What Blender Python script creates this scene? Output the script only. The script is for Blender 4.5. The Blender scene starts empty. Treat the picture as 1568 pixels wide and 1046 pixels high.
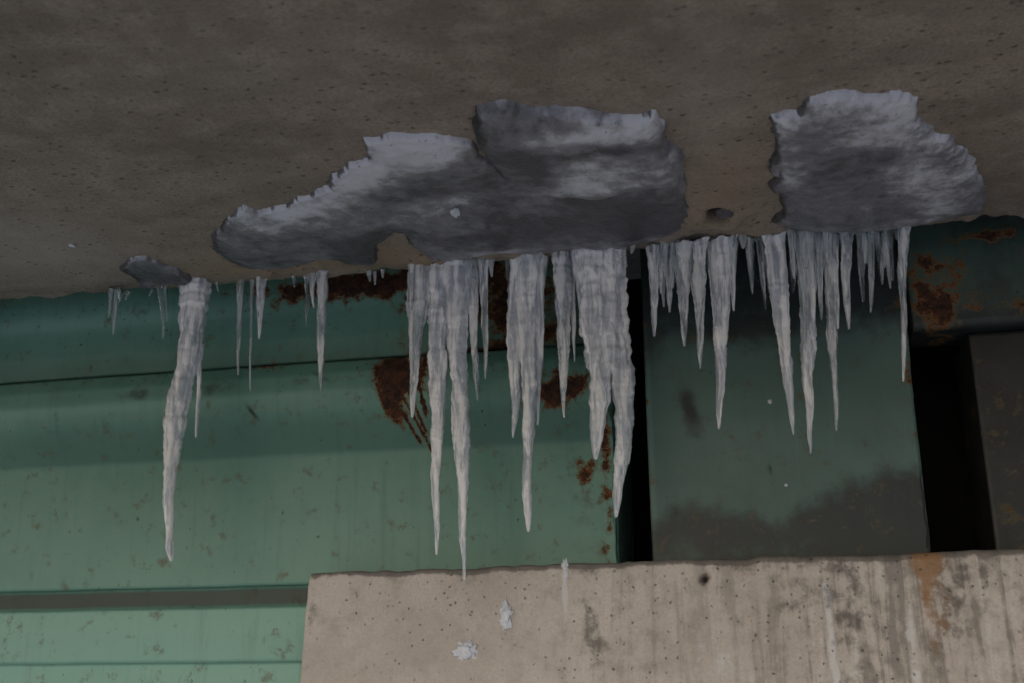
import bpy, math, random
import numpy as np
from mathutils import Matrix, Vector
random.seed(7)
SC=bpy.context.scene
COL=SC.collection

# ------------------------------------------------------------------ numpy noise
def _h(ix,iy,iz,s):
    n=(ix.astype(np.int64)*73856093)^(iy.astype(np.int64)*19349663)^(iz.astype(np.int64)*83492791)^(s*2654435)
    n=(n^(n>>13))*1274126177 & 0x7fffffff
    n=(n^(n>>16))&0xffff
    return n/65535.0
def vnoise(x,y,z=0.0,s=0):
    x=np.asarray(x,float);y=np.asarray(y,float);z=np.zeros_like(x)+z
    xi=np.floor(x);yi=np.floor(y);zi=np.floor(z)
    u=x-xi;v=y-yi;w=z-zi
    u=u*u*(3-2*u);v=v*v*(3-2*v);w=w*w*(3-2*w)
    r=0
    for a in (0,1):
        for b in (0,1):
            for c in (0,1):
                r=r+_h(xi+a,yi+b,zi+c,s)*(u if a else 1-u)*(v if b else 1-v)*(w if c else 1-w)
    return r*2-1
def fbm(x,y,z=0.0,o=4,s=0):
    r=0;a=1.0;t=0
    for i in range(o):
        r=r+a*vnoise(np.asarray(x)*2**i,np.asarray(y)*2**i,np.asarray(z)*2**i,s+i*17);t+=a;a*=.5
    return r/t
def sstep(a,b,x):
    t=np.clip((x-a)/(b-a),0,1);return t*t*(3-2*t)
def gauss(x,y,cx,cy,rx,ry,ang=0.0):
    c,s=math.cos(ang),math.sin(ang)
    dx=x-cx;dy=y-cy
    a=(dx*c+dy*s)/rx;b=(-dx*s+dy*c)/ry
    return np.exp(-(a*a+b*b))

# ------------------------------------------------------------------ mesh helpers
def mesh_obj(name,verts,faces,mat,attrs=None,smooth=True,parent=None):
    me=bpy.data.meshes.new(name)
    me.from_pydata([tuple(v) for v in verts],[],faces)
    if attrs:
        for k,a in attrs.items():
            at=me.attributes.new(k,'FLOAT','POINT');at.data.foreach_set('value',np.asarray(a,dtype=np.float32).ravel())
    me.materials.append(mat)
    if smooth: me.polygons.foreach_set('use_smooth',[True]*len(me.polygons))
    me.update()
    ob=bpy.data.objects.new(name,me);COL.objects.link(ob)
    if parent: ob.parent=parent
    return ob
def grid_faces(nr,nc,flip=False):
    f=[]
    for r in range(nr-1):
        for c in range(nc-1):
            a=r*nc+c
            f.append((a,a+1,a+nc+1,a+nc) if not flip else (a,a+nc,a+nc+1,a+1))
    return f
def dense(pts,step):
    out=[]
    for (a,b) in zip(pts[:-1],pts[1:]):
        n=max(1,int(math.dist(a,b)/step))
        for i in range(n): out.append(tuple(a[k]+(b[k]-a[k])*i/n for k in range(len(a))))
    out.append(pts[-1]);return out

# ------------------------------------------------------------------ node helper
class NT:
    def __init__(s,name):
        s.m=bpy.data.materials.new(name);s.m.use_nodes=True;s.t=s.m.node_tree;s.t.nodes.clear()
        s.out=s.t.nodes.new('ShaderNodeOutputMaterial')
        s.tc=s.t.nodes.new('ShaderNodeTexCoord').outputs['Object']
    def L(s,a,b): s.t.links.new(a,b)
    def inp(s,n,i,v):
        if isinstance(v,bpy.types.NodeSocket): s.L(v,n.inputs[i])
        elif v is not None: n.inputs[i].default_value=v
    def mapping(s,scale,loc=(0,0,0),rot=(0,0,0)):
        n=s.t.nodes.new('ShaderNodeMapping');s.L(s.tc,n.inputs[0]);n.inputs['Scale'].default_value=scale;n.inputs['Location'].default_value=loc;n.inputs['Rotation'].default_value=rot
        return n.outputs[0]
    def noise(s,scale,detail=4,rough=.55,vec=None,dist=0.0):
        n=s.t.nodes.new('ShaderNodeTexNoise');s.L(vec or s.tc,n.inputs['Vector'])
        n.inputs['Scale'].default_value=scale;n.inputs['Detail'].default_value=detail;n.inputs['Roughness'].default_value=rough;n.inputs['Distortion'].default_value=dist
        return n.outputs['Fac']
    def voro(s,scale,vec=None,feature='F1',rnd=1.0):
        n=s.t.nodes.new('ShaderNodeTexVoronoi');s.L(vec or s.tc,n.inputs['Vector']);n.inputs['Scale'].default_value=scale;n.feature=feature
        n.inputs['Randomness'].default_value=rnd
        return n
    def math(s,op,a,b=None,clamp=False):
        n=s.t.nodes.new('ShaderNodeMath');n.operation=op;n.use_clamp=clamp;s.inp(n,0,a)
        if b is not None: s.inp(n,1,b)
        return n.outputs[0]
    def ss(s,v,a,b,lo=0.0,hi=1.0):
        n=s.t.nodes.new('ShaderNodeMapRange');n.interpolation_type='SMOOTHSTEP'
        s.inp(n,0,v);n.inputs[1].default_value=a;n.inputs[2].default_value=b;n.inputs[3].default_value=lo;n.inputs[4].default_value=hi
        return n.outputs[0]
    def mix(s,f,a,b,mode='MIX'):
        n=s.t.nodes.new('ShaderNodeMix');n.data_type='RGBA';n.blend_type=mode;n.clamp_factor=True
        s.inp(n,0,f)
        for i,v in ((6,a),(7,b)):
            if isinstance(v,tuple): n.inputs[i].default_value=(*v,1) if len(v)==3 else v
            else: s.L(v,n.inputs[i])
        return n.outputs[2]
    def attr(s,name):
        n=s.t.nodes.new('ShaderNodeAttribute');n.attribute_name=name;return n.outputs['Fac']
    def bump(s,h,dist,strength=1.0,normal=None):
        n=s.t.nodes.new('ShaderNodeBump');s.inp(n,'Height',h);n.inputs['Distance'].default_value=dist;n.inputs['Strength'].default_value=strength
        if normal: s.L(normal,n.inputs['Normal'])
        return n.outputs[0]
    def bsdf(s,col,rough,normal=None,**kw):
        n=s.t.nodes.new('ShaderNodeBsdfPrincipled')
        if isinstance(col,tuple): n.inputs['Base Color'].default_value=(*col,1)
        else: s.L(col,n.inputs['Base Color'])
        s.inp(n,'Roughness',rough)
        if normal: s.L(normal,n.inputs['Normal'])
        for k,v in kw.items(): s.inp(n,k.replace('_',' '),v)
        s.L(n.outputs[0],s.out.inputs[0]);return n

# ------------------------------------------------------------------ materials
def mat_soffit():
    N=NT('soffit_concrete')
    big=N.noise(1.6,4,.65);med=N.noise(9,5,.70);fine=N.noise(110,2,.6)
    st=N.noise(1,3,.6,N.mapping((2.2,7,3),rot=(0,0,.45)))
    c=N.mix(N.ss(big,.32,.68),(.238,.196,.157),(.342,.290,.238))
    c=N.mix(N.ss(med,.40,.66,0,.65),c,(.42,.362,.302))
    c=N.mix(N.ss(st,.45,.65,0,.35),c,(.172,.146,.122))
    c=N.mix(N.ss(fine,.35,.75,0,.45),c,(.15,.125,.105))
    c=N.mix(N.ss(N.attr('pale'),0,1,0,.6),c,(.46,.425,.38))
    c=N.mix(N.ss(N.attr('ochre'),0,1,0,.7),c,(.34,.255,.170))
    v=N.voro(58,N.mapping((.62,.85,1),rot=(0,0,.35)))
    d=N.math('ADD',v.outputs['Distance'],N.ss(fine,.3,.7,-.16,.16))
    gate=N.math('MULTIPLY',N.ss(v.outputs['Color'],.35,.75),N.ss(big,.30,.62,.35,1.0))
    pit=N.math('MULTIPLY',N.ss(d,.02,.26,1,0),gate)
    c=N.mix(N.math('MULTIPLY',pit,.68),c,(.065,.052,.043))
    c=N.mix(N.attr('dark'),c,(.018,.015,.013))
    h=N.math('ADD',N.math('MULTIPLY',med,1.0),N.math('MULTIPLY',fine,.40))
    h=N.math('SUBTRACT',h,N.math('MULTIPLY',pit,.6))
    N.bsdf(c,.9,N.bump(h,.010,1));return N.m
def mat_pier():
    N=NT('pier_concrete')
    big=N.noise(3,4,.65);med=N.noise(16,5,.68);fine=N.noise(130,2,.6)
    run=N.noise(1,4,.65,N.mapping((24,5,2.2)),.6)
    c=N.mix(N.ss(big,.3,.7),(.60,.525,.46),(.74,.665,.60))
    c=N.mix(N.ss(med,.45,.72,0,.5),c,(.43,.375,.33))
    w=N.attr('wet')
    wr=N.math('ADD',N.math('MULTIPLY',run,.65),N.math('MULTIPLY',med,.38))
    c=N.mix(N.math('MULTIPLY',N.ss(wr,.48,.62,0,.85),w),c,(.23,.205,.182))
    c=N.mix(N.math('MULTIPLY',N.ss(wr,.48,.38,0,.6),w),c,(.80,.76,.72))
    c=N.mix(N.ss(fine,.35,.8,0,.3),c,(.36,.32,.29))
    g=N.ss(med,.3,.7,-.3,.3)
    c=N.mix(N.ss(N.math('ADD',N.attr('pale'),g),.3,.7,0,.75),c,(.82,.80,.79))
    c=N.mix(N.ss(N.math('ADD',N.attr('grime'),g),.25,.8,0,.75),c,(.14,.126,.115))
    c=N.mix(N.ss(N.math('ADD',N.attr('rust'),g),.3,.9,0,.8),c,(.36,.19,.08))
    v=N.voro(48);d=N.math('ADD',v.outputs['Distance'],N.ss(fine,.3,.7,-.10,.10))
    pit=N.math('MULTIPLY',N.ss(d,.04,.2,1,0),N.ss(v.outputs['Color'],.60,.8))
    c=N.mix(N.math('MULTIPLY',pit,.6),c,(.12,.10,.09))
    c=N.mix(N.attr('dark'),c,(.02,.018,.016))
    h=N.math('ADD',N.math('MULTIPLY',med,.7),N.math('MULTIPLY',fine,.3));h=N.math('SUBTRACT',h,N.math('MULTIPLY',pit,.7))
    N.bsdf(c,.88,N.bump(h,.006,.9));return N.m
def mat_green(name,ca,cb,dirt_shade=.5,speck=.7):
    N=NT(name)
    big=N.noise(2.5,3,.6);med=N.noise(18,5,.68);fine=N.noise(140,2,.6)
    run=N.noise(1,4,.6,N.mapping((30,6,2.2)),.3)
    c=N.mix(N.ss(big,.3,.7),ca,cb)
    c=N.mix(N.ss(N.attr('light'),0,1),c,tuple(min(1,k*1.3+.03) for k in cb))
    c=N.mix(N.ss(run,.5,.78,0,.5*dirt_shade),c,tuple(k*.5 for k in ca))
    c=N.mix(N.ss(run,.2,.42,.22,0),c,tuple(k*1.3+.02 for k in cb))
    c=N.mix(N.ss(med,.5,.8,0,.6*dirt_shade),c,tuple(k*.45 for k in ca))
    c=N.mix(N.attr('shade_tint'),c,tuple(k*.42 for k in ca))
    v=N.voro(24,N.mapping((1,1,.75)));d=N.math('ADD',v.outputs['Distance'],N.ss(fine,.3,.7,-.07,.07))
    chip=N.math('MULTIPLY',N.ss(d,.04,.11,1,0),N.ss(v.outputs['Color'],.50,.62))
    c=N.mix(N.math('MULTIPLY',chip,speck),c,(.02,.035,.028))
    st=N.ss(N.math('ADD',N.attr('stain_shade'),N.ss(med,.3,.7,-.14,.14)),.12,.88)
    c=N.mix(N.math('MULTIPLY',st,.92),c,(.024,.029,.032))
    r=N.math('ADD',N.attr('rust'),N.ss(med,.25,.75,-.40,.40));r=N.math('ADD',r,N.ss(fine,.3,.7,-.05,.05))
    rc=N.mix(N.ss(N.noise(50,4,.7),.35,.65),(.018,.009,.006),(.095,.036,.015))
    rc=N.mix(N.ss(r,.42,.64,1,0),rc,(.24,.105,.035))
    rm=N.ss(r,.40,.47)
    halo=N.ss(r,.18,.42,0,.6)
    c=N.mix(halo,c,(.14,.115,.05))
    c=N.mix(rm,c,rc)
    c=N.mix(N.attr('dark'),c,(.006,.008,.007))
    h=N.math('ADD',N.math('MULTIPLY',med,.35),N.math('MULTIPLY',fine,.10))
    h=N.math('SUBTRACT',h,N.math('MULTIPLY',chip,.4));h=N.math('ADD',h,N.math('MULTIPLY',rm,N.math('MULTIPLY',med,1.2)))
    N.bsdf(c,N.mix(rm,(.45,)*3,(.9,)*3),N.bump(h,.004,.7));return N.m
def mat_sheet():
    N=NT('sheet_ice')
    n1=N.noise(4.2,5,.58,N.mapping((1,1.05,1)),.1);n2=N.noise(26,5,.66);n3=N.noise(190,2,.6)
    f=N.math('ADD',N.attr('frost'),N.ss(n1,.34,.66,-.24,.24));f=N.math('ADD',f,N.ss(n2,.3,.7,-.18,.18))
    c=N.mix(N.ss(f,.0,.5),(.105,.103,.115),(.235,.236,.262))
    c=N.mix(N.ss(f,.42,1.1),c,(.70,.72,.80))
    v=N.voro(52);d=N.math('ADD',v.outputs['Distance'],N.ss(n3,.3,.7,-.12,.12))
    pit=N.math('MULTIPLY',N.ss(d,.04,.24,1,0),N.ss(v.outputs['Color'],.45,.66))
    c=N.mix(N.math('MULTIPLY',pit,.6),c,(.045,.043,.047))
    c=N.mix(N.ss(N.math('ADD',N.attr('dirt_shade'),N.ss(n2,.3,.7,-.3,.3)),.35,.85,0,.85),c,(.050,.044,.040))
    h=N.math('ADD',N.math('MULTIPLY',n1,.8),N.math('ADD',N.math('MULTIPLY',n2,.55),N.math('MULTIPLY',n3,.12)))
    N.bsdf(c,.30,N.bump(h,.015,.85),IOR=1.31);return N.m
def mat_icicle(name,trans,lo,hi,spread=.2):
    N=NT(name)
    n1=N.noise(1,4,.6,N.mapping((42,42,6)),.5);n2=N.noise(75,3,.55)
    c=N.mix(N.ss(n1,.38,.60),lo,hi)
    t=N.ss(n1,.36,.62,min(1,trans+spread),max(0,trans-spread))
    h=N.math('ADD',N.math('MULTIPLY',n1,.45),N.math('MULTIPLY',n2,.55))
    N.bsdf(c,.07,N.bump(h,.007,.7),IOR=1.34,Transmission_Weight=t);return N.m
def mat_plain(name,a,b,scale,rough=.9,dist=.01):
    N=NT(name);n=N.noise(scale,4,.65)
    N.bsdf(N.mix(N.ss(n,.3,.7),a,b),rough,N.bump(n,dist,.6));return N.m

M_SOF=mat_soffit();M_PIER=mat_pier()
M_G1=mat_green('girder_green_paint',(.132,.300,.240),(.172,.352,.285))
M_G2=mat_green('panel_green_paint',(.088,.168,.148),(.118,.210,.186),.35,.3)
M_G3=mat_green('flange_green_paint',(.046,.084,.072),(.064,.112,.095),.7,.8)
M_RB=mat_green('weathered_bearing_steel',(.020,.022,.022),(.034,.035,.034),.9,.8)
M_ICE=mat_sheet()
M_IW=mat_icicle('white_icicle_ice',.24,(.76,.81,.89),(1.0,1.0,1.0),.26)
M_IC=mat_icicle('cloudy_icicle_ice',.50,(.77,.83,.89),(.99,1.0,1.0),.30)
M_IT=mat_icicle('clear_icicle_ice',.80,(.82,.89,.91),(.93,.97,.99),.18)
M_DK=mat_plain('shadowed_concrete',(.010,.010,.010),(.018,.017,.016),3)  # deep shade behind the gaps put into a near-black wall colour
M_SNOW=mat_plain('packed_snow',(.50,.51,.53),(.64,.65,.67),1.2,.8,.05)
M_SP=mat_plain('splattered_snow',(.70,.73,.80),(.86,.88,.94),40,.7,.004)

# ------------------------------------------------------------------ ground
xs=np.array([-200,-60,-20]+list(np.linspace(-12,12,49))+[20,60,200.]);X,Y=np.meshgrid(xs,xs)
Z=fbm(X*.4,Y*.4,0,3,5)*.06*np.exp(-(X**2+Y**2)/200)
mesh_obj('ground',np.stack([X.ravel(),Y.ravel(),Z.ravel()],1),grid_faces(len(xs),len(xs)),M_SNOW)

# ------------------------------------------------------------------ bridge deck (slab with stepped soffit)
def axis(lo,a,b,hi,st,coarse):
    return np.array(list(np.linspace(lo,a,coarse,endpoint=False))+list(np.arange(a,b,st))+list(np.linspace(b,hi,coarse)))
xs=axis(-9,-3.3,1.6,8,.009,8)
rows=[(-.8,3.45,0),(-.8,2.80,0)]
ys=list(np.linspace(-.75,1.2,8,endpoint=False))+list(np.arange(1.2,3.185,.009))+[3.185]
rows+=[(y,2.80,1) for y in ys]
rows+=[(3.192,2.83,2),(3.200,2.88,2),(3.200,3.02,0),(7.0,3.02,0),(7.0,3.45,0)]
RY=np.array([r[0] for r in rows]);RZ=np.array([r[1] for r in rows]);RK=np.array([r[2] for r in rows])
X,Yg=np.meshgrid(xs,RY);_,Zg=np.meshgrid(xs,RZ);_,K=np.meshgrid(xs,RK)
z=Zg.copy();y=Yg.copy()
und=fbm(X*1.2,Yg*1.2,0,3,1)*.006+fbm(X*14,Yg*14,0,3,2)*.0018
edge=sstep(3.05,3.185,Yg)
chip=np.clip(fbm(X*7,Yg*9,0,4,9)-.05,0,1)
z=np.where(K==1,z+und+edge*chip*.035+edge*fbm(X*22,Yg*22,0,3,4)*.006,z)
y=np.where((K>=1),y+edge*(fbm(X*5,0*X,0,4,31)*.020-.004),y)
hx,hy=-.072,2.945
dist=np.sqrt(((X-hx)/1.0)**2+((Yg-hy)/1.6)**2)+fbm(X*30,Yg*30,0,3,12)*.012
hole=sstep(.034,.018,dist)*(K==1);rim=np.exp(-((dist-.05)/.022)**2)*(K==1)
z=z+hole*.05-rim*.014
lump=(gauss(X,Yg,-.13,2.93,.035,.11)+gauss(X,Yg,-.02,3.0,.07,.07)+gauss(X,Yg,.03,3.08,.05,.05))*(K==1)
z=z-lump*.018*(1+fbm(X*25,Yg*25,0,3,6))
scab=sstep(2.98,3.12,Yg)*sstep(-1.7,-1.45,X)*(K==1)
z=z-scab*np.clip(fbm(X*16,Yg*10,0,4,71),0,1)*.026
darkA=np.clip(hole*1.1,0,1)
pale=(gauss(X,Yg,-2.1,2.75,.35,.35)*.9+gauss(X,Yg,-1.0,1.9,.6,.2)*.3+gauss(X,Yg,-.05,2.3,.12,.5)*.5)
ochre=gauss(X,Yg,-.03,2.78,.12,.38)*.6+gauss(X,Yg,-.9,3.10,.35,.09)*.8+gauss(X,Yg,-1.4,3.05,.4,.10)*.6+gauss(X,Yg,-1.4,2.95,.5,.25)*.3+np.clip(lump,0,1)*.3
ochre=ochre*(1+.6*fbm(X*6,Yg*6,0,3,40))
ob=mesh_obj('bridge_deck',np.stack([X.ravel(),y.ravel(),z.ravel()],1),grid_faces(len(rows),len(xs)),M_SOF,{'dark':darkA,'pale':np.clip(pale,0,1),'ochre':np.clip(ochre,0,1)})
def add_caps(ob,nr,nc,close=True):
    me=ob.data
    import bmesh
    bm=bmesh.new();bm.from_mesh(me);bm.verts.ensure_lookup_table()
    for c in (0,nc-1): bm.faces.new([bm.verts[r*nc+c] for r in range(nr)])
    if close:
        for c in range(nc-1):
            try: bm.faces.new([bm.verts[(nr-1)*nc+c],bm.verts[(nr-1)*nc+c+1],bm.verts[c+1],bm.verts[c]])
            except ValueError: pass
    bmesh.ops.recalc_face_normals(bm,faces=bm.faces)
    for f in bm.faces:
        if len(f.verts)>4: f.smooth=False
    bm.to_mesh(me);bm.free()
add_caps(ob,len(rows),len(xs))

# ------------------------------------------------------------------ sheets of ice frozen to the soffit
def mm(s): return [tuple(float(k)/1000 for k in p.split(',')) for p in s.split()]
PA=mm("-1523,2774 -1425,2674 -1322,2574 -1309,2639 -1223,2599 -1133,2566 -1050,2521 -1035,2461 -958,2399 -898,2387 -871,2279 -798,2282 -720,2291 -651,2332 -611,2353 -611,2427 -579,2540 -554,2621 -475,2662 -394,2704 -304,2682 -217,2662 -140,2648 -127,2769 -154,2949 -180,3044 -262,3104 -365,3151 -461,3127 -540,3119 -659,3106 -785,3116 -895,3136 -949,3105 -964,2985 -955,2862 -988,2844 -1050,2935 -1115,3093 -1145,3116 -1194,3073 -1262,3026 -1356,3045 -1455,3070 -1530,3039 -1564,2951 -1557,2865")
PB=mm("-611,2353 -595,2253 -567,2195 -501,2170 -464,2204 -426,2239 -353,2250 -283,2286 -241,2306 -180,2298 -164,2358 -150,2465 -134,2562 -135,2690 -219,2700 -307,2720 -394,2730 -476,2700 -556,2649 -587,2538 -606,2439")
PC=mm("66,2371 131,2364 159,2309 249,2309 361,2328 401,2383 426,2468 474,2564 541,2671 604,2822 668,3010 649,3099 567,3127 482,3157 394,3171 284,3159 190,3125 116,3091 70,3029 106,2965 106,2871 88,2779 93,2657 80,2558 84,2469")
PD=mm("-1939,2961 -1845,2881 -1782,2867 -1769,2942 -1744,3061 -1766,3135 -1844,3115 -1965,3140 -1933,3046")
def sdist(X,Y,P):
    P=np.array(P);d=np.full(X.shape,1e9);ins=np.zeros(X.shape,bool)
    for i in range(len(P)):
        a=P[i];b=P[(i+1)%len(P)];e=b-a
        t=np.clip(((X-a[0])*e[0]+(Y-a[1])*e[1])/(e@e),0,1)
        d=np.minimum(d,np.hypot(X-a[0]-t*e[0],Y-a[1]-t*e[1]))
        c=((a[1]>Y)!=(b[1]>Y))&(X<(b[0]-a[0])*(Y-a[1])/(b[1]-a[1]+1e-12)+a[0]);ins^=c
    return np.where(ins,d,-d)
def ice_sheet(name,P,T,seed,frosts,dirt_shades,w=.03,base=.35):
    P_=np.array(P);st=.0055
    x=np.arange(P_[:,0].min()-.04,P_[:,0].max()+.04,st);yy=np.arange(P_[:,1].min()-.04,P_[:,1].max()+.04,st)
    X,Y=np.meshgrid(x,yy)
    d=sdist(X,Y,P)+fbm(X*14,Y*9,0,4,seed)*.022+fbm(X*50,Y*30,0,2,seed+3)*.008
    e=1-np.exp(-np.clip(d,0,1)/w)
    h=T*e*(1+.30*fbm(X*3,Y*3,0,3,seed+1))+e*(.009*fbm(X*7,Y*8,0,4,seed+5)+.0026*fbm(X*30,Y*30,0,3,seed+8))
    h=np.where(d>0,np.maximum(h,.0),d*3.0)-.006*(d<=.0)
    h=h+.007*np.exp(-((d-.010)/.008)**2)*(d>0)
    Z=2.799-h
    keep=d>-.012
    idx=-np.ones(X.shape,int);q=np.zeros(X.shape,bool)
    k=keep[:-1,:-1]|keep[1:,:-1]|keep[:-1,1:]|keep[1:,1:]
    q[:-1,:-1]|=k;q[1:,:-1]|=k;q[:-1,1:]|=k;q[1:,1:]|=k
    idx[q]=np.arange(q.sum())
    rr,cc=np.nonzero(k)
    F=[(int(idx[r,c]),int(idx[r+1,c]),int(idx[r+1,c+1]),int(idx[r,c+1])) for r,c in zip(rr,cc)]
    fr=np.full(X.shape,base)
    wx=X+.05*fbm(X*6,Y*6,0,3,seed+20);wy=Y+.05*fbm(X*6,Y*6,0,3,seed+30)
    for f in frosts: fr=fr+f[0]*gauss(wx,wy,*f[1:])
    gx=np.gradient(d,axis=1)/st;gy=np.gradient(d,axis=0)/st
    fr=fr+.40*sstep(.2,.9,gy)*np.exp(-np.clip(d,0,1)/.03)
    di=np.zeros(X.shape)+.25*np.exp(-np.clip(d,0,1)/.008)
    for f in dirt_shades: di=di+f[0]*gauss(X,Y,*f[1:])
    di=di+.9*sstep(.3,.8,gx)*np.exp(-np.clip(d,0,1)/.016)  # shadow gap along the left edges painted into the ice colour
    mesh_obj(name,np.stack([X[q],Y[q],Z[q]],1),F,M_ICE,{'frost':fr[q],'dirt_shade':di[q]})
ice_sheet('ice_sheet',PA,.022,100,[(.65,-.75,2.38,.22,.10),(.6,-.99,2.50,.12,.09),(.5,-1.22,2.66,.16,.07,-.2),(.5,-1.33,2.60,.05,.06),(-.15,-1.25,2.9,.3,.15),(.40,-.75,2.66,.10,.06),(-.45,-.45,2.92,.35,.2),(-.3,-.80,2.62,.12,.05),(.40,-.75,3.08,.10,.05),(.30,-.3,3.08,.2,.05),(.15,-.55,3.0,.12,.08)],
  [(.5,-1.5,2.85,.05,.16),(.3,-.9,3.05,.08,.08),(.4,-1.1,3.03,.06,.1)],base=.34)
ice_sheet('ice_sheet',PB,.040,200,[(.75,-.38,2.33,.20,.05),(.40,-.27,2.52,.15,.08),(.45,-.2,2.33,.05,.05),(.45,-.40,2.62,.14,.05),(-.50,-.53,2.45,.06,.14),(-.30,-.33,2.43,.12,.03),(.1,-.52,2.24,.08,.04)],[(.6,-.585,2.3,.02,.12)],w=.018,base=.32)
ice_sheet('ice_sheet',PC,.032,300,[(.6,.10,2.42,.05,.07),(.9,.375,2.38,.045,.06),(.30,.25,2.5,.16,.14),(.4,.13,2.68,.06,.08),(.50,.50,2.90,.13,.18),(-.35,.18,2.95,.13,.16),(-.15,.3,2.62,.1,.06)],[(.5,.10,2.9,.018,.2),(.5,.09,2.55,.012,.15),(.25,.2,3.08,.12,.04)],w=.025,base=.42)
ice_sheet('ice_sheet',PD,.012,400,[],[(.3,-1.9,3.0,.04,.1)],w=.012,base=.30)
def blob(name,c,r,mat,seed,squash=(1,1,1),n=18,rough=.45,fq=2):
    vs=[];F=[]
    for i in range(n+1):
        th=math.pi*i/n
        for j in range(2*n):
            ph=math.pi*j/n
            vs.append((math.sin(th)*math.cos(ph),math.sin(th)*math.sin(ph),math.cos(th)))
    v=np.array(vs);k=1+rough*fbm(v[:,0]*fq+9,v[:,1]*fq+seed,v[:,2]*fq,4,seed)
    v=v*k[:,None]*r*np.array(squash)+np.array(c)
    for i in range(n):
        for j in range(2*n):
            a=i*2*n+j;b=i*2*n+(j+1)%(2*n);F.append((a,b,b+2*n,a+2*n))
    return mesh_obj(name,v,F,mat)
blob('ice_crumb',(-.759,2.704,2.768),.013,M_SP,3,(.8,1.1,.8),18,.9,3)
blob('ice_crumb',(-1.954,2.74,2.797),.010,M_SP,5,(.8,1.3,.3))
blob('ice_crumb',(-.045,2.93,2.79),.026,M_ICE,6,(1.1,1.2,.6))

# ------------------------------------------------------------------ profile-extruded steel
def beam(name,prof,xs,mat,attrf,disp=.002,step=.012,seed=0,cap=True):
    pr=dense(prof,step);PY=np.array([p[0] for p in pr]);PZ=np.array([p[1] for p in pr])
    X,Y=np.meshgrid(xs,PY);_,Z=np.meshgrid(xs,PZ)
    Yd=Y+fbm(X*3,Z*4,0,3,seed)*disp+fbm(X*20,Z*20,0,2,seed+5)*disp*.25
    Zd=Z+fbm(X*2.5,Y*2,0,3,seed+3)*disp*1.2
    Xd=X.copy()
    endr=np.exp(-np.abs(X-xs[-1])/.012);Xd=Xd+endr*fbm(Z*22,Y*5,0,4,seed+8)*.010
    A=attrf(X,Y,Z)
    for k in A: A[k]=np.clip(A[k],0,1.4)
    ob=mesh_obj(name,np.stack([Xd.ravel(),Yd.ravel(),Zd.ravel()],1),grid_faces(len(pr),len(xs)),mat,A)
    add_caps(ob,len(pr),len(xs));return ob
def A_girder(X,Y,Z):
    n=fbm(X*10,Z*10,0,4,77)
    r=np.zeros(X.shape)
    for a in [(1.15,-1.12,2.50,.10,.07),(1.0,-1.15,2.42,.05,.06),(1.05,-.74,2.76,.11,.17),(.95,-.60,2.43,.09,.05,.3),(.9,-.53,2.17,.03,.04),(1.1,-1.32,2.835,.34,.055),(1.1,-1.02,2.83,.14,.09),(.6,-1.63,2.565,.09,.012),(.65,-.95,2.58,.22,.018),(.5,-.47,2.2,.02,.3),(.7,-.9,2.75,.12,.1),(.6,-.62,2.62,.1,.05)]:
        r=np.maximum(r,a[0]*gauss(X,Z,*a[1:]))
    r=r*(1+.35*n)
    for x0,sl,ln in [(-1.20,.25,.12),(-1.165,.5,.22),(-1.13,.45,.24),(-1.10,.35,.19),(-1.06,.2,.13)]:
        xx=x0+sl*(2.46-Z)+.010*n
        r=np.maximum(r,.92*np.exp(-((X-xx)/.007)**2)*sstep(2.46-ln,2.52-ln,Z)*(Z<2.48))
    st=.25*sstep(-.75,-.5,X)+.45*gauss(X,Z,-.55,2.65,.14,.14)
    st=st+.40*gauss(X,Z,-1.9,2.49,.25,.03)*(1+2.5*n)+.30*gauss(X,Z,-1.35,2.50,.15,.03)*(1+2.5*n)
    shade_tint=.45*sstep(2.42,2.34,Z)*sstep(2.255,2.275,Z)+.35*((Z>2.57)&(Z<2.72))*sstep(2.70,2.60,Z)  # shade under the bulge painted into the green; upper face darker towards bottom
    li=.65*gauss(X,Z,-2.3,2.78,1.1,.05)+.45*np.exp(-((Z-2.45)/.03)**2)*sstep(-.9,-1.8,X)+.85*sstep(1.80,1.75,Z)+.30*sstep(2.24,1.95,Z)  # reflection band, ridge highlight and stronger light lower down, painted into the colour
    dk=.9*np.exp(-((Z-2.573)/.004)**2)+.85*((Z<1.838)&(Z>1.776))  # dark gap line; shadow of the recess painted as a near-black band
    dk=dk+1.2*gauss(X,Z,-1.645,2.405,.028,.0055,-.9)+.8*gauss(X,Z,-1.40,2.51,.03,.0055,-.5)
    return {'rust':r,'stain_shade':st,'light':li,'shade_tint':shade_tint,'dark':dk}
xsg=axis(-9,-3.1,-.45,-.449,.008,6)[:-5]
beam('steel_girder',[(3.95,3.02),(3.42,3.02),(3.405,2.86),(3.408,2.76),(3.40,2.66),(3.402,2.578),(3.44,2.577),(3.44,2.568),(3.375,2.566),(3.352,2.52),(3.348,2.46),(3.360,2.40),(3.395,2.33),(3.430,2.275),(3.437,2.262),(3.438,1.842),(3.47,1.838),(3.47,1.776),(3.430,1.772),(3.426,1.69),(3.430,1.602),(3.46,1.598),(3.46,1.35),(3.95,1.35)],xsg,M_G1,A_girder,.003,step=.009,seed=11)
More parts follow.
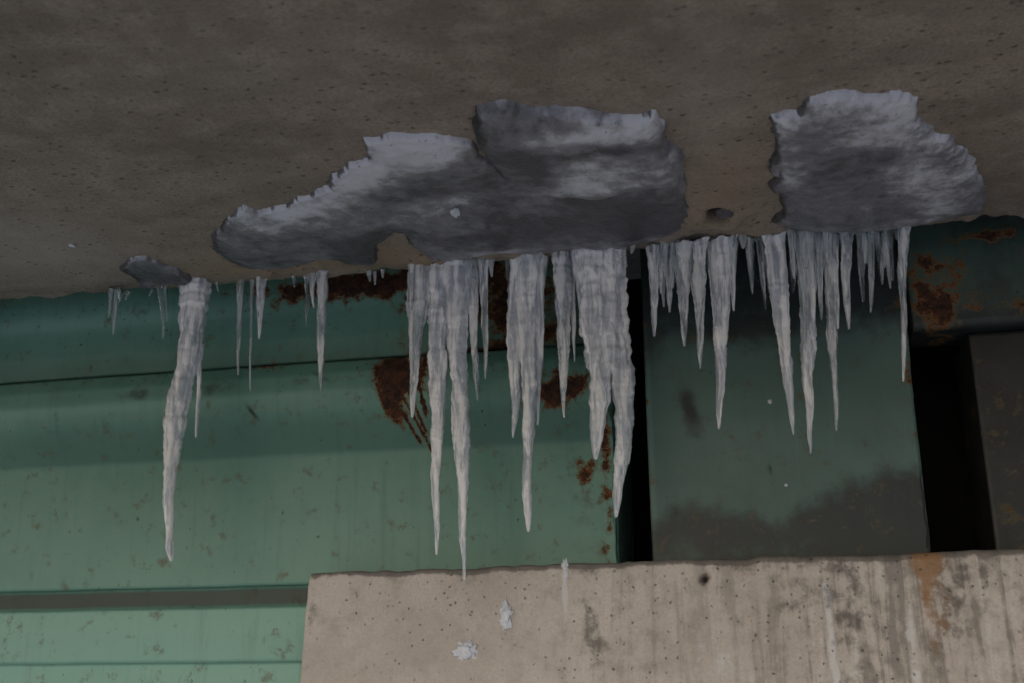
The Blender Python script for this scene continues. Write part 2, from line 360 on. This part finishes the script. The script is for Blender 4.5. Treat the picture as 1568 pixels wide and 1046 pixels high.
def A_panel(X,Y,Z):
    n=fbm(X*4,Z*4,0,4,55);n2=fbm(X*9,Z*9,0,4,56)
    top=np.interp(X,[-.34,-.27,-.2,-.10,.03,.2,.35,.47],[1.98,2.05,2.06,2.04,2.00,2.07,2.13,2.16])+.04*n
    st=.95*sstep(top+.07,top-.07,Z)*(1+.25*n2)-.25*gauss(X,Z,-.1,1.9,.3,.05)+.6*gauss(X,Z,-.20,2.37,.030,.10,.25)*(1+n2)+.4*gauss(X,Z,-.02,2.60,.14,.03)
    st=st+.85*sstep(2.44,2.68,Z)+.25*n2*sstep(2.1,2.2,Z)  # shadow below the deck painted over the top zone, plus mottling
    r=.30*gauss(X,Z,-.335,2.4,.01,.4)+.3*gauss(X,Z,.46,2.5,.02,.3)
    return {'rust':r*(1+.4*n),'stain_shade':st,'light':.6*np.exp(-((X+.325)/.008)**2)+.25*gauss(X,Z,.15,2.25,.25,.12),'dark':1.1*gauss(X,Z,.03,2.15,.005,.012),'shade_tint':0*X}
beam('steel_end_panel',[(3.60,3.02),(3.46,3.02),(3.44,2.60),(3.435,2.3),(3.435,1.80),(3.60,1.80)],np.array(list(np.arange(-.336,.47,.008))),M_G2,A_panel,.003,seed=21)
def A_fl(X,Y,Z):
    n=fbm(X*7,Z*7,0,4,56)
    r=.75*gauss(X,Z,.56,2.66,.08,.13)+.6*gauss(X,Z,.72,2.83,.1,.02)+.5*gauss(X,Z,.8,2.60,.15,.02)
    return {'rust':r*(1+.6*n),'stain_shade':.30+.4*n+.5*sstep(2.65,2.56,Z),'light':0*X,'dark':0*X,'shade_tint':0*X}
beam('steel_crossbeam',[(3.60,3.02),(3.43,3.02),(3.40,2.80),(3.40,2.56),(3.415,2.545),(3.60,2.545)],np.array(list(np.arange(.482,1.6,.01))+[2.5,5,8]),M_G3,A_fl,.003,seed=31)
def A_rb(X,Y,Z):
    n=fbm(X*7,Z*7,0,4,57)
    return {'rust':.05+.25*n+.10*gauss(X,Z,.78,2.05,.1,.3),'stain_shade':.35+.5*n,'light':0*X,'dark':0*X,'shade_tint':0*X}
beam('steel_bearing_plate',[(3.75,2.54),(3.47,2.54),(3.465,1.8),(3.75,1.8)],np.array(list(np.arange(.648,1.6,.012))+[2.5,4]),M_RB,A_rb,.004,seed=41)
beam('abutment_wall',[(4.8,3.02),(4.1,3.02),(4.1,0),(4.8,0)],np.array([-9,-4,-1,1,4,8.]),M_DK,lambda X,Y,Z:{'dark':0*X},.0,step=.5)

# ------------------------------------------------------------------ pier
def pier():
    xs=np.array(list(np.arange(-1.368,1.1,.008))+[1.4,2,3,5,8.])
    prof=[(3.9,-.05),(3.245,-.05),(3.245,1.30)]
    a=dense([(3.245,1.30),(3.245,1.852)],.008)
    top=[(3.247,1.862),(3.253,1.870),(3.265,1.873)]+dense([(3.28,1.873),(3.5,1.873)],.02)+[(3.9,1.873)]
    pr=prof[:2]+a+top
    PY=np.array([p[0] for p in pr]);PZ=np.array([p[1] for p in pr])
    X,Y=np.meshgrid(xs,PY);_,Z=np.meshgrid(xs,PZ)
    near=sstep(1.72,1.86,Z)
    Yd=Y+fbm(X*5,Z*5,0,4,61)*.004+fbm(X*30,Z*30,0,3,62)*.0012*(Y<3.3)
    ch=np.clip(fbm(X*11,0*X,0,4,63)-.1,0,1)
    Yd=Yd+(Y<3.30)*sstep(1.82,1.865,Z)*ch*.020
    Zd=Z+near*(fbm(X*3,0*X,0,4,64)*.005+fbm(X*20,Y*10,0,3,65)*.003-ch*.010+.006*X)
    hx,hz=-.171,1.822
    dd=np.sqrt((X-hx)**2+((Z-hz)*1.1)**2)+fbm(X*40,Z*40,0,3,66)*.012
    hole=sstep(.022,.010,dd)*(Y<3.3)
    Yd=Yd+hole*.035
    Xd=X-.04*np.clip(1.87-Z,0,.6)*np.exp(-(X+1.368)/.02)+np.exp(-(X+1.368)/.01)*fbm(Z*16,Y*3,0,3,67)*.003
    n=fbm(X*8,Z*8,0,4,68);nx=fbm(X*40,Z*5,0,4,69);ny=fbm(X*22,Z*1.5,0,3,70)
    wet=sstep(-.8,-.4,X)*.40+sstep(-.15,.2,X)*.45
    grime=.75*sstep(1.852,1.868,Z)+.55*np.exp(-(1.87-Z)/.020)*(1+n)
    grime=grime+.55*gauss(X,Z,-.50,1.68,.05,.13)*(.9+nx)+.5*gauss(X,Z,.22,1.70,.06,.18)*(1+nx)+.45*gauss(X,Z,.46,1.72,.05,.2)*(1+nx)+.35*gauss(X,Z,-1.35,1.75,.012,.2)
    grime=grime+.25*sstep(.6,.9,X)+.30*gauss(X,Z,.05,1.75,.12,.1)*(1+nx)
    grime=grime+.75*sstep(.15,.5,ny)*sstep(1.62,1.84,Z+.06*n)*sstep(-.1,.1,X)
    pale=.85*np.exp(-((X-.155-.03*(1.8-Z)-.006*n)/.012)**2)*sstep(1.83,1.78,Z)+.6*np.exp(-((X-.37-.01*n)/.018)**2)*sstep(1.8,1.7,Z)+.7*np.exp(-((X+.573)/.012)**2)*sstep(1.66,1.74,Z)+.45*gauss(X,Z,-.15,1.6,.1,.08)
    rust=1.0*gauss(X,Z,.425,1.85,.045,.035)+.7*np.exp(-((X-.415)/.014)**2)*sstep(1.6,1.8,Z)+.5*np.exp(-((X-.44)/.05)**2)*sstep(1.5,1.7,Z)
    mesh_o=mesh_obj('concrete_pier',np.stack([Xd.ravel(),Yd.ravel(),Zd.ravel()],1),grid_faces(len(pr),len(xs)),M_PIER,
      {'wet':np.clip(wet,0,1),'grime':np.clip(grime*(1+.3*n),0,1.2),'pale':np.clip(pale,0,1)+0*X,'rust':np.clip(rust*(1+.6*n),0,1.2),'dark':np.clip(hole,0,1)})
    add_caps(mesh_o,len(pr),len(xs))
pier()
blob('snow_splat',(-.750,3.243,1.724),.024,M_SP,8,(.75,.22,1.35),24,1.1,3)
blob('snow_splat',(-.868,3.243,1.627),.027,M_SP,12,(1.05,.25,.9),24,1.0,3)
blob('snow_splat',(-.573,3.247,1.84),.013,M_SP,14,(.9,.3,2.6),20,.9,3)
for i,(x,zz,r) in enumerate([(.045,2.36,.007),(.075,2.10,.005)]): blob('ice_crumb',(x,3.432,zz),r,M_SP,20+i,(1,.4,1),8)

# ------------------------------------------------------------------ icicles
YI=3.155
def icicle_geo(path,seed,rib=3,rip=.022):
    P=np.array(path,float)
    L=np.concatenate([[0],np.cumsum(np.linalg.norm(np.diff(P[:,:3],axis=0),axis=1))])
    n=max(10,int(L[-1]/.004));s=np.linspace(0,L[-1],n)
    C=np.stack([np.interp(s,L,P[:,i]) for i in range(4)],1)
    k=np.ones(9)/9
    for i in range(4):
        pad=np.concatenate([[C[0,i]]*4,C[:,i],[C[-1,i]]*4]);C[:,i]=np.convolve(pad,k,'valid')
    g=np.minimum(1,s/.05)
    C[:,0]+=fbm(s*7,s*0+seed*1.37,0,3,seed)*.006*g;C[:,1]+=fbm(s*7,s*0+seed+40.3,0,2,seed+1)*.005*g
    sw=1+.20*fbm(s*14,s*0+seed*.73,0,3,seed+2)+.12*fbm(s*55,s*0+seed*.3,0,2,seed+9)
    ringa=np.clip(fbm(s*6,s*0+seed*2.1,0,2,seed+4)+.15,0,1)
    sw=sw+rip*2*ringa*np.sin(s*300+16*fbm(s*14,s*0+3.3,0,2,seed+6))
    m=24;V=[];F=[]
    ph=2*np.pi*np.arange(m)/m
    for i in range(n):
        r=C[i,3]*sw[i]
        fl=fbm(np.cos(ph+s[i]*.8)*1.8+seed*1.9,np.sin(ph+s[i]*.8)*1.8,s[i]*8,2,seed+7)
        fl2=fbm(np.cos(ph)*3+seed*1.1,np.sin(ph)*3,s[i]*40,2,seed+11)
        rr=r*(1+.10*np.cos(rib*ph+seed+s[i]*2)+.36*fl+.16*fl2)
        V.extend(zip(C[i,0]+rr*np.cos(ph),C[i,1]+.8*rr*np.sin(ph),np.full(m,C[i,2])+.25*r*fl))
    for i in range(n-1):
        for j in range(m):
            a=i*m+j;b=i*m+(j+1)%m;F.append((a,b,b+m,a+m))
    V.append(tuple(C[-1,:3]+np.array([0,0,-.004])));t=len(V)-1
    for j in range(m): F.append(((n-1)*m+j,(n-1)*m+(j+1)%m,t))
    V.append(tuple(C[0,:3]));t=len(V)-1
    for j in range(m): F.append((j,t,(j+1)%m))
    return V,F
def taper(x0,z0,x1,z1,w,seed,p=.75,y=YI,flare=1.0):
    out=[];N=14
    for i in range(N+1):
        t=i/N;r=w/2*((1-t)**p)+.0020
        if t<.06: r*=1+.25*flare*(1-t/.06)
        out.append((x0+(x1-x0)*t,y+.01*math.sin(seed+t*2),z0+.012+(z1-z0-.012)*t,r))
    return out
def build(name,paths,mat,seed):
    V=[];F=[]
    for i,p in enumerate(paths):
        v,f=icicle_geo(p,seed+i*13,rib=2+(seed+i)%3);o=len(V);V+=v;F+=[tuple(a+o for a in q) for q in f]
    return mesh_obj(name,V,F,mat)
def rp(x0,x1,z0,pts,y=YI):
    """measured profile: list of (height, width)"""
    z1=pts[-1][0];top=z0
    return [(x0+(x1-x0)*((top-z)/(top-z1)),y,z,w/2) for z,w in pts]
build('icicle',[[(-1.765,3.15,2.81,.050),(-1.768,3.15,2.72,.048),(-1.773,3.15,2.62,.041),(-1.782,3.15,2.53,.036),(-1.793,3.15,2.44,.034),(-1.801,3.15,2.36,.034),(-1.808,3.15,2.27,.027),(-1.808,3.15,2.18,.020),(-1.805,3.15,2.08,.015),(-1.797,3.15,1.98,.011),(-1.794,3.15,1.94,.015),(-1.784,3.15,1.90,.004)],
  [(-1.742,3.16,2.60,.010),(-1.738,3.16,2.45,.008),(-1.730,3.16,2.284,.003)]],M_IW,3)
T=taper
build('icicle',[rp(-1.004,-1.016,2.81,[(2.81,.070),(2.70,.062),(2.58,.046),(2.48,.028),(2.38,.020),(2.308,.006)])],M_IC,5)
build('icicle',[rp(-.938,-.937,2.81,[(2.81,.080),(2.66,.076),(2.5,.060),(2.35,.048),(2.2,.034),(2.05,.023),(1.96,.016),(1.896,.006)])],M_IW,8)
build('icicle',[rp(-.880,-.850,2.81,[(2.81,.074),(2.66,.066),(2.5,.058),(2.35,.050),(2.2,.040),(2.05,.026),(1.92,.017),(1.819,.005)],3.148)],M_IW,12)
build('icicle',[rp(-.832,-.811,2.81,[(2.81,.042),(2.68,.036),(2.56,.028),(2.45,.022),(2.347,.005)])],M_IC,15)
build('icicle',[T(-.790,2.789,-.789,2.416,.028,18)],M_IC,18)
build('icicle',[rp(-.646,-.664,2.81,[(2.81,.078),(2.68,.072),(2.54,.058),(2.42,.046),(2.3,.036),(2.18,.032),(2.08,.028),(2.0,.022),(1.953,.006)]),
  rp(-.688,-.702,2.80,[(2.80,.050),(2.66,.048),(2.5,.044),(2.38,.030),(2.30,.022),(2.232,.005)],3.162),
  rp(-.612,-.630,2.80,[(2.80,.038),(2.66,.034),(2.52,.028),(2.40,.018),(2.267,.005)],3.165)],M_IW,22)
build('icicle',[rp(-.545,-.548,2.81,[(2.81,.056),(2.70,.050),(2.58,.040),(2.48,.034),(2.38,.020),(2.282,.005)]),T(-.520,2.79,-.515,2.45,.020,26)],M_IC,26)
build('icicle',[[(-.455,3.14,2.81,.048),(-.452,3.14,2.72,.048),(-.444,3.14,2.62,.042),(-.438,3.14,2.52,.038),(-.436,3.14,2.42,.032),(-.440,3.14,2.33,.026),(-.447,3.14,2.25,.020),(-.452,3.14,2.19,.012),(-.456,3.14,2.150,.003)],
  [(-.400,3.155,2.80,.040),(-.392,3.155,2.65,.036),(-.386,3.155,2.52,.034),(-.378,3.155,2.40,.034),(-.374,3.155,2.28,.028),(-.380,3.155,2.20,.022),(-.392,3.155,2.12,.017),(-.405,3.155,2.03,.011),(-.410,3.155,1.985,.004)],
  T(-.500,2.79,-.492,2.56,.024,29)],M_IW,30)
build('icicle',[T(-2.063,2.80,-2.052,2.641,.018,40),T(-2.08,2.80,-2.075,2.70,.012,41)],M_IT,40)
build('icicle',[T(-1.90,2.80,-1.881,2.618,.016,43),T(-1.885,2.80,-1.875,2.68,.016,44)],M_IT,43)
build('icicle',[T(-1.615,2.80,-1.597,2.478,.022,46),T(-1.57,2.79,-1.546,2.422,.010,47)],M_IT,46)
build('icicle',[T(-1.534,2.792,-1.536,2.593,.030,49)],M_IC,49)
build('icicle',[T(-1.38,2.79,-1.377,2.625,.022,51)],M_IT,51)
build('icicle',[T(-1.329,2.796,-1.313,2.407,.036,53,.55),T(-1.36,2.79,-1.35,2.68,.02,54)],M_IC,53)
R=[(-266,2778,-274,2502,.040),(-242,2780,-244,2600,.022),(-220,2784,-228,2579,.028),(-180,2784,-189,2476,.050),(-150,2784,-152,2560,.020),(-127,2784,-148,2405,.038),(-90,2784,-96,2520,.026),(-58,2786,-106,2229,.056),(-31,2787,-40,2565,.026),(21,2782,16,2620,.022),(45,2782,46,2560,.018),(85,2780,101,2200,.052),(143,2781,127,2611,.024),(160,2781,150,2430,.022),(183,2784,137,2143,.052),(215,2780,200,2520,.024),(245,2778,214,2203,.040),(292,2777,274,2492,.034),(336,2777,320,2566,.022),(360,2777,342,2535,.020),(405,2777,395,2600,.016),(453,2778,400,2331,.026)]
for i,(a,b,c,d,w) in enumerate(R):
    build('icicle',[T(a/1000,b/1000,c/1000,d/1000,w,60+i*3,.68,y=YI-.012+.024*((i*7)%5)/4)]+([T(a/1000+.018,b/1000,c/1000*.5+a/1000*.5+.016,(b+d)/2000,w*.5,61+i*3)] if w>.039 else []),M_IW if w>.051 else (M_IC if w>.025 else M_IT),60+i*5)
random.seed(5);ps=[]
for k in range(60):
    x=random.choice([random.uniform(-.30,.46),random.uniform(-.28,.46),random.uniform(-1.1,-.3)])
    l=random.uniform(.03,.18)*(1 if x>-.3 else .45)
    ps.append(T(x,2.79,x-.01*random.random(),2.79-l,random.uniform(.010,.022),200+k,.6,y=random.uniform(3.12,3.185)))
build('icicle_fringe',ps,M_IT,300)
ps=[]
for k in range(18):
    x=random.uniform(-2.1,-1.1);l=random.uniform(.015,.05)
    ps.append(T(x,2.79,x,2.79-l,random.uniform(.007,.014),400+k,.6,y=random.uniform(3.15,3.18)))
build('icicle_fringe',ps,M_IT,500)

# ------------------------------------------------------------------ light
el=math.radians(26);az=math.radians(200)   # overcast, brighter behind the camera
w=bpy.data.worlds.new('World');SC.world=w;w.use_nodes=True
nt=w.node_tree;bg=nt.nodes['Background'];sky=nt.nodes.new('ShaderNodeTexSky');sky.sky_type='NISHITA';sky.sun_disc=False
sky.sun_elevation=el;sky.sun_rotation=az;sky.air_density=1.0;sky.dust_density=1.8;sky.ozone_density=1.6
nt.links.new(sky.outputs[0],bg.inputs[0]);bg.inputs[1].default_value=.13
s=bpy.data.lights.new('sun','SUN');s.energy=.78;s.angle=math.radians(40);s.color=(1,.98,.96)
so=bpy.data.objects.new('sun',s);COL.objects.link(so)
d=Vector((math.sin(az)*math.cos(el),math.cos(az)*math.cos(el),math.sin(el)))
so.rotation_euler=d.to_track_quat('Z','Y').to_euler();so.location=(0,-5,8)

# ------------------------------------------------------------------ camera
c=bpy.data.cameras.new('camera');co=bpy.data.objects.new('camera',c);COL.objects.link(co);SC.camera=co
c.sensor_width=36;c.lens=1700/1568*36;c.clip_end=500;c.clip_start=.05
Rm=Matrix.Rotation(math.radians(12.596),4,'Z')@Matrix.Rotation(math.pi/2+math.radians(16),4,'X')@Matrix.Rotation(math.radians(-.5),4,'Z')
co.matrix_world=Matrix.Translation((0,0,1.6))@Rm
c.dof.use_dof=True;c.dof.focus_distance=3.4;c.dof.aperture_fstop=4
SC.view_settings.view_transform='Standard';SC.view_settings.look='None';SC.view_settings.exposure=0
